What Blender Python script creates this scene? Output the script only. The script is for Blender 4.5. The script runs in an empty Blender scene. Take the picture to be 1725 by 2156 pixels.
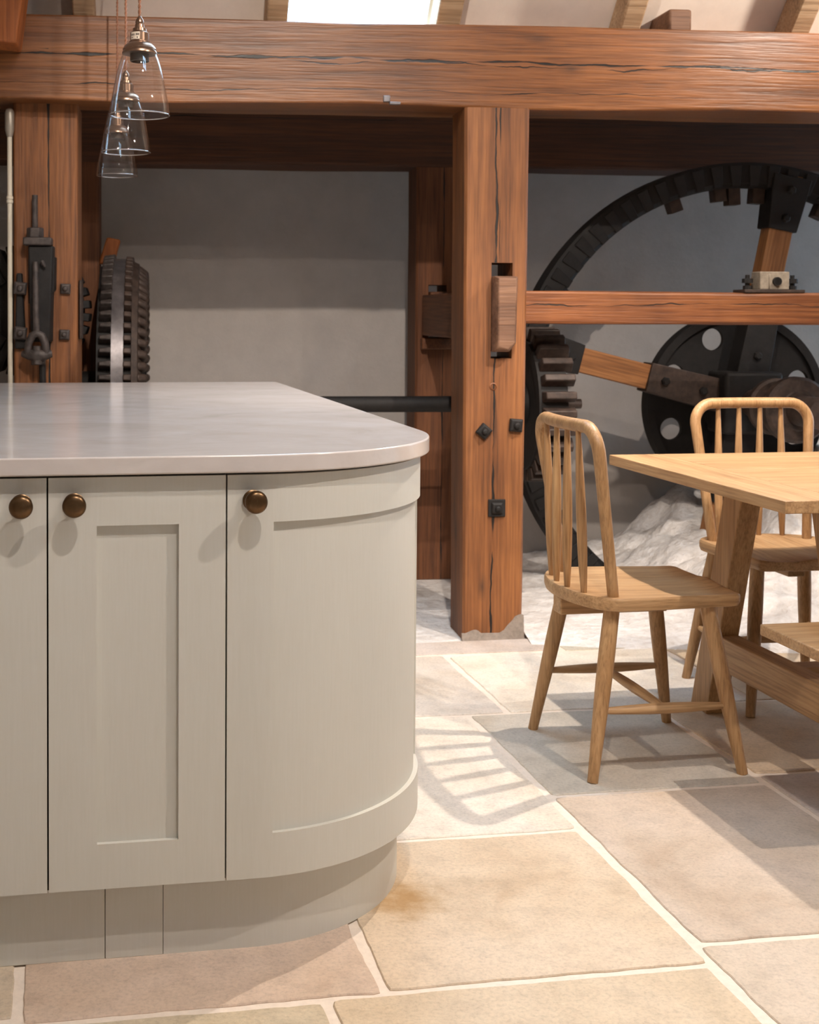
import bpy, bmesh, math, random
from mathutils import Vector, Matrix, noise
random.seed(7)
S = bpy.context.scene
C = S.collection
PI = math.pi
# ------------------------------------------------------------------ camera
F, PX, PY, EYE = 2700.0, 590.0, 750.0, 1.163
PITCH, ROLL = math.atan(95/2700.0), .0045
cd = bpy.data.cameras.new('camera'); cam = bpy.data.objects.new('camera', cd); C.objects.link(cam)
cd.sensor_fit = 'HORIZONTAL'; cd.sensor_width = 36; cd.lens = F/1725*36
cd.shift_x = (862.5-PX)/1725; cd.shift_y = -(1078-PY)/1725
cd.clip_start = .05; cd.clip_end = 100
cam.matrix_world = Matrix.Translation((0, 0, EYE)) @ Matrix.Rotation(PI/2-PITCH, 4, 'X') @ Matrix.Rotation(ROLL, 4, 'Z')
cd.dof.use_dof = True; cd.dof.focus_distance = 2.6; cd.dof.aperture_fstop = 11
S.camera = cam
# ------------------------------------------------------------------ world, lights, exposure
S.view_settings.view_transform = 'Standard'; S.view_settings.look = 'None'
S.view_settings.gamma = 1; S.view_settings.use_curve_mapping = False
S.view_settings.exposure = -0.3
W = bpy.data.worlds.new('world'); S.world = W; W.use_nodes = True
bg = W.node_tree.nodes['Background']; bg.inputs[0].default_value = (.52, .75, 1.0, 1); bg.inputs[1].default_value = 16.0
def lamp(name, loc, aim, power, col, size=.1, spot=100, blend=.6):
    ld = bpy.data.lights.new(name, 'SPOT'); ld.energy = power; ld.color = col
    ld.shadow_soft_size = size; ld.spot_size = math.radians(spot); ld.spot_blend = blend
    o = bpy.data.objects.new(name, ld); C.objects.link(o); o.location = loc
    o.rotation_euler = (Vector(aim)-Vector(loc)).to_track_quat('-Z', 'Y').to_euler()
WARM = (1.0, .87, .75)
lamp('ceiling_spot', (1.75, 1.75, 2.75), (.0, 2.4, .5), 175, WARM, .014, 110)
lamp('ceiling_spot', (.42, 1.2, 3.0), (.2, 2.6, .6), 140, WARM, .014, 100)
lamp('ceiling_spot', (1.28, 3.56, 2.15), (1.1, 3.4, 0), 165, WARM, .012, 130)
lamp('ceiling_spot', (.3, .75, 3.75), (.5, 5.7, .85), 600, WARM, .03, 42)
lamp('ceiling_spot', (2.3, 3.8, 2.7), (2.0, 4.9, 1.6), 150, WARM, .04, 120)
# ------------------------------------------------------------------ helpers
L2 = Vector((.986, .168, 0)); D2 = Vector((-.168, .986, 0))       # along / across the island and the floor joints
FA = math.radians(5.13); OF = Vector((0, 4.49, 0))                 # the timber frame stands at its own angle
ISL = math.atan2(.168, .986)
def UV(u, v, z=0): return Vector((u*L2.x+v*D2.x, u*L2.y+v*D2.y, z))
def AB(a, b, z=0): return Vector((OF.x+a*math.cos(FA)-b*math.sin(FA), OF.y+a*math.sin(FA)+b*math.cos(FA), z))
def at(px, py, Y):                                                 # the point at depth Y behind a pixel of the photograph
    r = cam.matrix_world.to_3x3() @ Vector((px-PX, PY-py, -F)); t = Y/r.y
    return Vector((t*r.x, Y, EYE+t*r.z))
class MB:
    def __init__(s): s.v = []; s.f = []
    def add(s, vs, fs):
        n = len(s.v); s.v += [tuple(p) for p in vs]; s.f += [tuple(i+n for i in f) for f in fs]; return s
    def hexa(s, p):
        return s.add(p, [(3,2,1,0),(4,5,6,7),(0,1,5,4),(1,2,6,5),(2,3,7,6),(3,0,4,7)])
    def box(s, x0, x1, y0, y1, z0, z1):
        return s.hexa([(x0,y0,z0),(x1,y0,z0),(x1,y1,z0),(x0,y1,z0),(x0,y0,z1),(x1,y0,z1),(x1,y1,z1),(x0,y1,z1)])
    def rings(s, rs, cap=True, loop=False):
        n = len(rs[0]); vs = [p for r in rs for p in r]; fs = []; m = len(rs)
        for i in range(m if loop else m-1):
            j = (i+1) % m
            for k in range(n):
                k2 = (k+1) % n; fs.append((i*n+k, i*n+k2, j*n+k2, j*n+k))
        if cap and not loop: fs.append(tuple(range(n-1, -1, -1))); fs.append(tuple((m-1)*n+k for k in range(n)))
        return s.add(vs, fs)
    def tube(s, path, rad, n=12, cap=True, loop=False):
        P = [Vector(p) for p in path]; m = len(P)
        if not hasattr(rad, '__len__'): rad = [rad]*m
        T = []
        for i in range(m):
            a = P[(i-1) % m] if (loop or i) else P[0]; b = P[(i+1) % m] if (loop or i < m-1) else P[-1]
            T.append((b-a).normalized())
        up = Vector((0,0,1)) if abs(T[0].z) < .9 else Vector((1,0,0))
        x = T[0].cross(up).normalized(); rs = []
        for i in range(m):
            x = (x-T[i]*x.dot(T[i])).normalized(); y = T[i].cross(x)
            rs.append([P[i]+(x*math.cos(2*PI*k/n)+y*math.sin(2*PI*k/n))*rad[i] for k in range(n)])
        return s.rings(rs, cap, loop)
    def lathe(s, prof, n=32, o=(0,0,0), ax='z', loop=False, cap=True):
        o = Vector(o); rs = []
        for r, h in prof:
            ring = []
            for k in range(n):
                c, q = r*math.cos(2*PI*k/n), r*math.sin(2*PI*k/n)
                ring.append(o+Vector({'z': (c,q,h), 'y': (c,h,-q), 'x': (h,c,q)}[ax]))
            rs.append(ring)
        return s.rings(rs, cap, loop)
    def prism(s, poly, z0, z1):
        return s.rings([[(x,y,z0) for x,y in poly], [(x,y,z1) for x,y in poly]])
    def xf(s, M): s.v = [tuple(M @ Vector(p)) for p in s.v]; return s
    def mesh(s, name):
        me = bpy.data.meshes.new(name); me.from_pydata(s.v, [], s.f)
        b = bmesh.new(); b.from_mesh(me); bmesh.ops.recalc_face_normals(b, faces=b.faces); b.to_mesh(me); b.free()
        return me
    def build(s, name, mat, parent=None, ang=35, bevel=0, seg=2):
        me = s.mesh(name); me.materials.append(mat)
        if ang:
            me.polygons.foreach_set('use_smooth', [True]*len(me.polygons)); me.set_sharp_from_angle(angle=math.radians(ang))
        o = bpy.data.objects.new(name, me); C.objects.link(o)
        if parent: o.parent = parent
        if bevel:
            m = o.modifiers.new('bevel', 'BEVEL'); m.width = bevel; m.segments = seg; m.limit_method = 'ANGLE'; m.angle_limit = math.radians(40)
        return o
def timber(L, w, h, seed=0, wob=.004, ch=.012, n=46, taper=1.0):
    """hewn beam along +x, cross-section y 0..w, z 0..h, with uneven arrises"""
    mb = MB(); rs = []
    for i in range(n+1):
        x = L*i/n; k = 1+(taper-1)*i/n; ring = []
        W_, H_ = w*k, h*k; y0 = (w-W_)/2; z0 = (h-H_)/2
        for ci, (cy, cz) in enumerate(((0,0),(1,0),(1,1),(0,1))):
            q = Vector((x*2.3, ci*7.1+seed*3.3, seed*1.7)); c = ch*(1+.7*noise.noise(q*1.7))
            c = max(c, .003)
            dy = wob*noise.noise(q*.6+Vector((0,5,0))); dz = wob*noise.noise(q*.6+Vector((9,0,0)))
            sy = 1 if cy == 0 else -1; sz = 1 if cz == 0 else -1
            Y = y0+cy*W_+dy; Z = z0+cz*H_+dz
            a = (x, Y+sy*c, Z); b = (x, Y, Z+sz*c); m_ = (x, Y+sy*c*.35, Z+sz*c*.35)
            ring += [b, m_, a] if ci in (0, 2) else [a, m_, b]
        rs.append(ring)
    return mb.rings(rs)
UP = Matrix(((0,-1,0,0),(0,0,-1,0),(1,0,0,0),(0,0,0,1)))          # beam along x -> upright along z
def thing(name, label, cat, loc=(0,0,0), rz=0, group=None):
    o = bpy.data.objects.new(name, None); C.objects.link(o); o.empty_display_size = .05
    o.location = loc; o.rotation_euler = (0, 0, rz); return tag(o, label, cat, group)
def tag(o, label, cat, group=None):
    o['label'] = label; o['category'] = cat
    if group: o['group'] = group
    return o
def struct(o): o['kind'] = 'structure'; return o
def clone(src, parent, loc=None, rot=None):
    c = src.copy(); C.objects.link(c); c.parent = parent
    if loc is not None: c.location = loc
    if rot is not None: c.rotation_euler = rot
    return c
# ------------------------------------------------------------------ materials
def rgb(r, g, b):
    f = lambda c: (c/255/12.92) if c/255 <= .04045 else ((c/255+.055)/1.055)**2.4
    return (f(r), f(g), f(b), 1)
class NT:
    def __init__(s, name):
        s.m = bpy.data.materials.new(name); s.m.use_nodes = True; s.t = s.m.node_tree
        s.b = s.t.nodes['Principled BSDF']; s.out = s.t.nodes['Material Output']
    def n(s, typ, **kw):
        x = s.t.nodes.new('ShaderNode'+typ)
        for k, v in kw.items():
            if k.startswith('i'): s.set(x, int(k[1:]), v)
            else: setattr(x, k, v)
        return x
    def set(s, node, i, v):
        if hasattr(v, 'is_linked') or isinstance(v, bpy.types.NodeSocket): s.t.links.new(v, node.inputs[i])
        else: node.inputs[i].default_value = v
    def P(s, key, v):
        if isinstance(v, bpy.types.NodeSocket): s.t.links.new(v, s.b.inputs[key])
        else: s.b.inputs[key].default_value = v
    def coord(s, scale=(1,1,1), kind='Object', loc=(0,0,0), rot=(0,0,0)):
        tc = s.n('TexCoord'); mp = s.n('Mapping', i0=tc.outputs[kind], i1=loc, i2=rot, i3=scale); return mp.outputs[0]
    def noise(s, vec, scale, detail=5, rough=.6, dist=0):
        x = s.n('TexNoise', i0=vec); x.inputs['Scale'].default_value = scale; x.inputs['Detail'].default_value = detail
        x.inputs['Roughness'].default_value = rough; x.inputs['Distortion'].default_value = dist; return x.outputs[0]
    def ramp(s, fac, stops, interp='LINEAR'):
        x = s.n('ValToRGB', i0=fac); e = x.color_ramp.elements; x.color_ramp.interpolation = interp
        while len(e) < len(stops): e.new(.5)
        for q, (p, c) in zip(e, stops): q.position = p; q.color = c if hasattr(c, '__len__') else (c,c,c,1)
        return x.outputs[0]
    def mix(s, fac, a, b, mode='MIX'):
        x = s.n('MixRGB', blend_type=mode, i0=fac, i1=a, i2=b); return x.outputs[0]
    def math(s, op, a, b=0.0, c=0.0):
        x = s.n('Math', operation=op, i0=a, i1=b, i2=c); return x.outputs[0]
    def bump(s, h, strength=.3, dist=.01, prev=None):
        x = s.n('Bump'); x.inputs['Strength'].default_value = strength; x.inputs['Distance'].default_value = dist
        s.t.links.new(h, x.inputs['Height'])
        if prev: s.t.links.new(prev, x.inputs['Normal'])
        s.t.links.new(x.outputs[0], s.b.inputs['Normal']); return x.outputs[0]
def wood(name, cols, ax='x', grain=14, rough=.55, cracks=(), bump=.35, blotch=.5, seed=0, fib=1.0, knots=0):
    """cracks: (face axis, centre, half width, wander, start, end) along the grain axis, in object coordinates"""
    m = NT(name); ai = 'xyz'.index(ax)
    sc = [1.0]*3; sc[ai] = .035
    v = m.coord(tuple(sc), loc=(seed*1.3, seed*.7, seed*2.1))
    g1 = m.noise(v, grain, 6, .62, .25); g2 = m.noise(v, grain*9*fib, 3, .6)
    big = m.noise(m.coord((1,1,1), loc=(seed, 0, 3)), 2.2, 4, .6)
    f = m.math('ADD', m.math('MULTIPLY', g1, .62), m.math('MULTIPLY', g2, .38))
    col = m.ramp(f, [(.27, cols[0]), (.48, cols[1]), (.72, cols[2])])
    col = m.mix(1, col, m.ramp(g2, [(.36, .84), (.5, 1.0), (.68, 1.05)]), 'MULTIPLY')
    col = m.mix(blotch, col, m.ramp(big, [(.3, (.45,.42,.4,1)), (.55, (.9,.9,.9,1)), (.75, (1.15,1.1,1.05,1))]), 'MULTIPLY')
    if knots:
        ks = [8.0]*3; ks[ai] = 3.2
        vo = m.n('TexVoronoi', i0=m.coord(tuple(ks), loc=(seed*2.3, seed, seed*1.9))); vo.inputs['Scale'].default_value = 1.0
        dk = m.math('ADD', vo.outputs['Distance'], m.math('MULTIPLY', m.math('SUBTRACT', g1, .5), .22))
        col = m.mix(m.ramp(dk, [(.02, .9*knots), (.10, .35*knots), (.2, 0.0)]), col, (.012, .008, .006, 1))
    h = f
    if cracks:
        sp = m.n('SeparateXYZ', i0=m.coord())
        mask = None
        for i, (fx, c0, hw, wa, t0, t1) in enumerate(cracks):
            s_ = sp.outputs['xyz'.index(fx)]; t_ = sp.outputs[ai]
            cx = m.n('CombineXYZ', i0=t_, i1=float(i*3.7+seed))
            w1 = m.noise(cx.outputs[0], 2.2, 5, .62); w2 = m.noise(cx.outputs[0], 5.0, 2, .5)
            dlt = m.math('ABSOLUTE', m.math('SUBTRACT', m.math('SUBTRACT', s_, c0), m.math('MULTIPLY', m.math('SUBTRACT', w1, .5), wa)))
            wid = m.math('MULTIPLY', m.math('SUBTRACT', w2, .39), hw*6.0)
            inside = m.math('SUBTRACT', 1.0, m.math('DIVIDE', dlt, m.math('MAXIMUM', wid, 1e-5)))
            k = m.math('MULTIPLY', m.math('MAXIMUM', inside, 0.0), 3.0)
            k = m.math('MINIMUM', k, 1.0)
            k = m.math('MULTIPLY', k, m.math('GREATER_THAN', t_, t0)); k = m.math('MULTIPLY', k, m.math('LESS_THAN', t_, t1))
            mask = k if mask is None else m.math('MAXIMUM', mask, k)
        col = m.mix(mask, col, (.006, .004, .003, 1))
        h = m.math('SUBTRACT', f, m.math('MULTIPLY', mask, 1.2))
    m.P('Base Color', col); m.P('Roughness', rough); m.bump(h, bump, .008)
    return m.m
def simple(name, col, rough=.5, metal=0.0, nscale=0, namp=.15, bump=0, bd=.004, var=None):
    m = NT(name)
    if nscale:
        x = m.noise(m.coord(), nscale, 6, .65)
        c = m.mix(1.0, col, m.ramp(x, [(.25, 1-namp*2), (.75, 1+namp)]), 'MULTIPLY') if var is None else m.ramp(x, [(.3, col), (.7, var)])
        m.P('Base Color', c)
        if bump: m.bump(x, bump, bd)
    else: m.P('Base Color', col)
    m.P('Roughness', rough); m.P('Metallic', metal); return m.m
OLD = (rgb(62,34,15), rgb(122,74,37), rgb(156,101,56))
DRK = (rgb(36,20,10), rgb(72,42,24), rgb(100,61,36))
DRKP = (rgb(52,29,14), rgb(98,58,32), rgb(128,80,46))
OAK = (rgb(140,104,68), rgb(178,140,99), rgb(202,168,126))
OAK2 = (rgb(136,100,64), rgb(172,132,90), rgb(196,160,116))
M_top = wood('hewn beam wood', OLD, 'x', 12, .42, (('z', .158, .0050, .05, -1, 9), ('z', .150, .0026, .09, 2.4, 9), ('z', .17, .0022, .02, .2, 2.2), ('z', .05, .0014, .06, 1.5, 4.5)), .6, .6, 1, knots=.7)
M_post = wood('hewn post wood', OLD, 'z', 12, .6, (('x', .104, .0050, .045, -1, 9), ('x', .118, .0022, .03, 1.0, 1.9)), .55, .55, 2, knots=.7)
M_postl = wood('hewn left post wood', OLD, 'z', 12, .6, (('x', .125, .0046, .02, -1, 9),), .55, .5, 3, knots=.5)
M_rail = wood('rail wood', (rgb(58,30,14), rgb(128,74,38), rgb(168,108,62)), 'x', 10, .55, (('z', .07, .002, .07, -1, 9),), .95, .9, 4, knots=1.0)
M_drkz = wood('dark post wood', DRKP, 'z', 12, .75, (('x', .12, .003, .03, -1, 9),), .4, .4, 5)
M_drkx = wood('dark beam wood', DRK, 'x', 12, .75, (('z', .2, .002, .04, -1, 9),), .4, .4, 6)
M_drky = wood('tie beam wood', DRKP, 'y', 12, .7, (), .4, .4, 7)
M_raft = wood('rafter wood', (rgb(124,98,72), rgb(178,148,116), rgb(208,184,154)), 'x', 10, .75, (), .5, .6, 8)
M_brace = wood('brace wood', (rgb(112,58,22), rgb(164,92,42), rgb(190,116,58)), 'z', 10, .6, (), .3, .3, 9)
M_block = wood('end grain wood', (rgb(66,44,32), rgb(110,78,58), rgb(140,104,80)), 'x', 9, .7, (), .9, .6, 10)
M_oakx = wood('pale oak along', OAK, 'x', 26, .5, (), .12, .25, 11, .8)
M_oaky = wood('pale oak across', OAK, 'y', 26, .5, (), .12, .25, 12, .8)
M_oakz = wood('pale oak upright', OAK2, 'z', 30, .5, (), .12, .25, 13, .8)
M_bow = wood('pale oak bent', OAK2, 'z', 30, .45, (), .1, .3, 14, .8)
M_armx = wood('wheel arm wood', (rgb(90,54,26), rgb(150,98,54), rgb(184,130,80)), 'x', 14, .6, (), .3, .4, 15)
M_iron = simple('black iron', rgb(22,18,17), .7, .1, 40, .35, .5, .003)
M_iron2 = simple('grey iron', rgb(74,66,63), .55, .3, 45, .35, .5, .003)
M_rust = simple('brown iron', rgb(66,52,45), .6, .2, 30, .4, .5, .003)
M_worn = simple('worn steel', rgb(120,116,118), .38, .7, 20, .25)
M_grey = simple('pipe paint', rgb(206,198,180), .45)
M_lead = simple('pipe fitting metal', rgb(160,152,140), .4, .5)
M_wall = simple('rough plaster', rgb(178,171,165), .9, 0, 9, .05, .35, .012)
M_ceil = simple('ceiling plaster', rgb(238,226,214), .9, 0, 7, .05, .2, .01)
def rockmat():
    m = NT('limewashed rock'); v = m.coord()
    a = m.noise(v, 7, 8, .62); b = m.noise(v, 34, 5, .6)
    m.P('Base Color', m.ramp(m.math('ADD', m.math('MULTIPLY', a, .6), m.math('MULTIPLY', b, .4)), [(.32, rgb(196,188,182)), (.55, rgb(232,228,226)), (.7, rgb(242,240,240))]))
    m.P('Roughness', .9); n = m.bump(a, .8, .05); m.bump(b, .5, .012, n); return m.m
M_rock = rockmat()
def paintmat():
    m = NT('sage grey paint')
    v = m.coord((1, 1, .05)); g = m.noise(v, 260, 3, .6); b = m.noise(m.coord((1,1,.12)), 46, 4, .7)
    k = m.ramp(b, [(.26, .965), (.34, 1.0)])
    m.P('Base Color', m.mix(1, m.ramp(g, [(.3, rgb(205,203,194)), (.7, rgb(208,206,198))]), k, 'MULTIPLY')); m.P('Roughness', .48)
    m.bump(g, .06, .001); return m.m
M_paint = paintmat()
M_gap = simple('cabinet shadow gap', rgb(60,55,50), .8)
def topmat():
    m = NT('pale quartz'); v = m.coord((.8, 1.0, 1), rot=(0, 0, .5))
    a = m.noise(v, 3.2, 7, .62, 1.2); b = m.noise(v, 9, 6, .6, .5)
    col = m.ramp(a, [(.28, rgb(184,177,172)), (.42, rgb(202,194,191)), (.60, rgb(211,204,201)), (.74, rgb(192,186,182))])
    col = m.mix(.3, col, m.ramp(b, [(.3, rgb(190,178,169)), (.7, rgb(220,213,209))]))
    m.P('Base Color', col); m.P('Roughness', .16); m.P('Specular IOR Level', .6)
    return m.m
M_top_q = topmat()
def stonemat():
    m = NT('limestone flag'); oi = m.n('ObjectInfo'); v = m.coord()
    off = m.n('VectorMath', operation='ADD', i0=v); cx = m.n('CombineXYZ', i0=m.math('MULTIPLY', oi.outputs['Random'], 37.0), i1=m.math('MULTIPLY', oi.outputs['Random'], 91.0))
    m.t.links.new(cx.outputs[0], off.inputs[1]); v = off.outputs[0]
    big = m.noise(v, 3.2, 6, .6, .6); mid = m.noise(v, 16, 6, .68); fine = m.noise(v, 120, 4, .7); sp = m.noise(v, 60, 3, .8)
    col = m.mix(1, oi.outputs['Color'], m.ramp(big, [(.28, (.82,.74,.66,1)), (.45, (.98,.945,.90,1)), (.6, (1.03,1.01,1.0,1)), (.76, (.86,.86,.86,1))]), 'MULTIPLY')
    col = m.mix(1, col, m.ramp(mid, [(.3, .84), (.5, 1.0), (.72, 1.08)]), 'MULTIPLY')
    col = m.mix(1, col, m.ramp(fine, [(.30, .80), (.5, 1.0), (.7, 1.08)]), 'MULTIPLY')
    col = m.mix(m.ramp(sp, [(.66, 0.0), (.74, .45)]), col, rgb(226,210,190))
    # rusty stain with a shape of its own on one flag
    ge = m.n('NewGeometry'); ds = m.n('VectorMath', operation='DISTANCE', i0=ge.outputs['Position']); ds.inputs[1].default_value = at(845, 1872, 2.50)[:2]+(0,)
    st = m.math('ADD', ds.outputs['Value'], m.math('MULTIPLY', m.math('SUBTRACT', mid, .5), .16))
    col = m.mix(m.ramp(st, [(.02, .75), (.1, 0.0)]), col, rgb(168,128,72))
    m.P('Base Color', col); m.P('Roughness', m.ramp(big, [(.3, .42), (.7, .6)]))
    n = m.bump(mid, .25, .006); m.bump(fine, .25, .0015, n); return m.m
M_stone = stonemat()
M_grout = simple('lime grout', rgb(232,218,204), .9, 0, 60, .06, .4, .003)
M_brass = simple('antique brass', rgb(104,82,60), .33, 1.0, 90, .1)
M_copper = simple('aged copper brass', rgb(150,124,106), .3, 1.0, 60, .1)
M_cord = simple('brown braided flex', rgb(132,88,64), .6)
M_dark = simple('dark lampholder', rgb(58,50,46), .5)
def glassmat(name, tint=(.985,.985,.985,1), edge=.0):
    m = NT(name); m.t.nodes.remove(m.b)
    tr = m.n('BsdfTransparent', i0=tint); gl = m.n('BsdfGlossy'); gl.inputs['Roughness'].default_value = .02
    fr = m.n('LayerWeight'); fr.inputs['Blend'].default_value = .5
    k = m.math('ADD', m.math('MULTIPLY', m.math('POWER', fr.outputs['Facing'], 4.0), .55), .045+edge)
    mx = m.n('MixShader', i0=k, i1=tr.outputs[0], i2=gl.outputs[0]); m.t.links.new(mx.outputs[0], m.out.inputs[0]); return m.m
M_glass = glassmat('clear glass'); M_rim = glassmat('glass rim', (.97,.97,.97,1), .6); M_pane = glassmat('window glass', (.97,.98,.98,1))
def stickermat():
    m = NT('printed sticker'); m.P('Base Color', rgb(222,208,190)); m.P('Roughness', .6); return m.m
M_stick = stickermat(); M_ink = simple('sticker ink', rgb(70,60,56), .7)
# ------------------------------------------------------------------ floor: grout bed and flagstones
def wobble_rect(u0, u1, v0, v1, seed, gap):
    pts = []
    for (p, q) in (((u0,v0),(u1,v0)), ((u1,v0),(u1,v1)), ((u1,v1),(u0,v1)), ((u0,v1),(u0,v0))):
        n = max(4, int(math.hypot(q[0]-p[0], q[1]-p[1])/.022))
        for i in range(n): pts.append((p[0]+(q[0]-p[0])*i/n, p[1]+(q[1]-p[1])*i/n))
    cu, cv = (u0+u1)/2, (v0+v1)/2; out = []; r = .018
    for (u, v) in pts:
        g = gap/2*(1+.5*noise.noise(Vector((u*9, v*9, seed))))+.0022*noise.noise(Vector((u*55, v*55, seed)))
        eu = min(u-u0, u1-u); ev = min(v-v0, v1-v)
        if eu < r and ev < r:                                     # worn corners
            g += .12*(r-max(eu, ev))
        du = cu-u; dv = cv-v
        uu = u+(g if eu < 1e-6 and u < cu else -g if eu < 1e-6 else 0); vv = v+(g if ev < 1e-6 and v < cv else -g if ev < 1e-6 else 0)
        out.append((uu, vv))
    return out
fl = struct(MB().prism([tuple(UV(u, v)[:2]) for u, v in ((-4.5,-1.3),(5,-2.7),(5,4.30),(-3,4.30))], -.06, -.0035).build('floor', M_grout))
BEI, PNK, GRY, CRM, TAN = (210,188,168), (214,188,171), (198,194,184), (230,220,206), (204,186,164)
flags = [(-.95,-.075,1.45,2.105,TAN),(-.075,.44,1.45,2.085,TAN),(.44,1.14,1.35,2.09,BEI),(1.148,1.75,1.45,2.16,(204,194,178)),(1.75,2.4,1.5,2.3,BEI),
 (-.95,-.075,2.105,2.7,TAN),(-.075,.545,2.085,2.7,TAN),(.545,1.148,2.09,2.695,PNK),(1.155,1.72,2.16,2.89,(202,187,170)),(1.72,2.5,2.3,2.95,GRY),
 (-.95,.3,2.7,3.52,GRY),(.3,1.155,2.695,3.518,CRM),(1.155,1.72,2.89,3.518,GRY),(1.72,2.35,2.95,3.52,TAN),(2.35,3.1,2.95,3.6,GRY),
 (-.95,.6,3.52,4.155,GRY),(.6,1.278,3.52,4.155,(206,202,186)),(1.278,2.05,3.518,4.14,CRM),(2.05,2.8,3.52,4.14,BEI),(-.95,.9,4.155,4.33,TAN),(.9,1.7,4.155,4.33,GRY),(1.7,2.6,4.14,4.33,GRY),
 (2.5,3.2,2.2,2.95,BEI),(-1.9,-.95,1.8,2.9,GRY),(-1.9,-.95,2.9,4.2,BEI)]
for i, (u0, u1, v0, v1, c) in enumerate(flags):
    poly = wobble_rect(u0, u1, v0, v1, i*3.1, .019 if v1 < 3 else .021)
    ins = []
    cu, cv = (u0+u1)/2, (v0+v1)/2
    for u, v in poly: ins.append((u+(cu-u)*.006, v+(cv-v)*.006))
    mb = MB(); mb.rings([[UV(u, v, -.012) for u, v in poly], [UV(u, v, -.0022) for u, v in poly], [UV(u, v, 0) for u, v in ins]])
    o = mb.build('flagstone', M_stone, fl, 20); o.color = rgb(*[x+random.uniform(-5, 5) for x in c])
# ------------------------------------------------------------------ walls, pit floor, roof slope, skylight
struct(MB().hexa([AB(-3,-.45,-.3),AB(4.6,-.45,-.3),AB(4.6,1.6,-.3),AB(-3,1.6,-.3),AB(-3,-.45,-.012),AB(4.6,-.45,-.012),AB(4.6,1.6,-.012),AB(-3,1.6,-.012)]).build('floor', M_rock))
struct(MB().hexa([AB(-3,1.45,-.3),AB(4.6,1.45,-.3),AB(4.6,1.65,-.3),AB(-3,1.65,-.3),AB(-3,1.45,2.176),AB(4.6,1.45,2.176),AB(4.6,1.65,2.176),AB(-3,1.65,2.176)]).build('wall_back', M_wall))
# rock bank with limewash
def interp(x, T):
    for (x0, y0), (x1, y1) in zip(T, T[1:]):
        if x <= x1: k = max(0, (x-x0)/(x1-x0)); k = k*k*(3-2*k); return y0+(y1-y0)*k
    return T[-1][1]
HB = [(.85,.0),(1.25,.02),(1.45,.07),(1.97,.36),(2.14,.60),(2.6,.66),(4.4,.75)]
mb = MB(); nx, ny = 150, 90; vs = []
for j in range(ny+1):
    for i in range(nx+1):
        X = .885+(4.2-.885)*i/nx; yf = 4.43-.10*(X-.9)+.02*noise.noise(Vector((X*5, 2, 0))); y1 = 5.93+.0897*X
        Y = yf+(y1-yf)*j/ny; t = j/ny
        h = interp(X+.25*noise.noise(Vector((X*1.5, Y*1.5, 4))), HB)*min(1, t*1.15)**.85
        am = min(1, t*6)*min(1, max(0, (X-.9)*3))*(.35+min(1, h*3))
        p = Vector((X, Y, 0))
        h += am*(.055*noise.fractal(p*4.5, 1.0, 2.0, 5)+.018*noise.fractal(p*17, 1.0, 2.0, 3))
        vs.append((X, Y, max(h, 0)+(.012*min(1, t*8) if j else -.01)))
mb.add(vs, [(j*(nx+1)+i, j*(nx+1)+i+1, (j+1)*(nx+1)+i+1, (j+1)*(nx+1)+i) for j in range(ny) for i in range(nx)])
tag(mb.build('rock_bank', M_rock, None, 180), 'limewashed white rubble bank sloping up behind the dining table', 'rock')
# roof slope rising towards the viewer, with a roof window between two rafters
SL = 2.172
def roof(a, s, n=0): return AB(a, .27-s*.7071+n*.7071, SL+s*.7071+n*.7071)    # s up the slope, n outward
def slab(mb, a0, a1, s0, s1, n0, n1):
    return mb.hexa([roof(a0,s0,n0), roof(a1,s0,n0), roof(a1,s1,n0), roof(a0,s1,n0), roof(a0,s0,n1), roof(a1,s0,n1), roof(a1,s1,n1), roof(a0,s1,n1)])
WA0, WA1 = -.01, .60
mb = MB(); slab(mb, -3, WA0, -.05, 4.2, 0, .1); slab(mb, WA1, 4.6, -.05, 4.2, 0, .1); slab(mb, WA0, WA1, 2.4, 4.2, 0, .1)
struct(mb.build('ceiling', M_ceil, None, 0))
struct(MB().hexa([AB(-3.2,.24,2.176),AB(4.8,.24,2.176),AB(4.8,1.65,2.176),AB(-3.2,1.65,2.176),AB(-3.2,.24,2.2),AB(4.8,.24,2.2),AB(4.8,1.65,2.2),AB(-3.2,1.65,2.2)]).build('ceiling', M_ceil, None, 0))
struct(MB().hexa([AB(-3.2,-5.7,-.1),AB(-3,-5.7,-.1),AB(-3,1.65,-.1),AB(-3.2,1.65,-.1),AB(-3.2,-5.7,5.3),AB(-3,-5.7,5.3),AB(-3,1.65,5.3),AB(-3.2,1.65,5.3)]).build('wall_left', M_ceil, None, 0))
def abbox(mb, a0, a1, b0, b1, z0, z1):
    return mb.hexa([AB(a0,b0,z0),AB(a1,b0,z0),AB(a1,b1,z0),AB(a0,b1,z0),AB(a0,b0,z1),AB(a1,b0,z1),AB(a1,b1,z1),AB(a0,b1,z1)])
W3A, W3B, W3L, W3H = .40, 1.36, .45, 1.78                              # unseen window added in the right-hand wall to bring daylight into the pit
mb = MB(); abbox(mb, 4.6, 4.8, -5.7, W3A, -.1, 5.3); abbox(mb, 4.6, 4.8, W3B, 1.65, -.1, 5.3); abbox(mb, 4.6, 4.8, W3A, W3B, -.1, W3L); abbox(mb, 4.6, 4.8, W3A, W3B, W3H, 5.3)
struct(mb.build('wall_right', M_ceil, None, 0))
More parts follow.
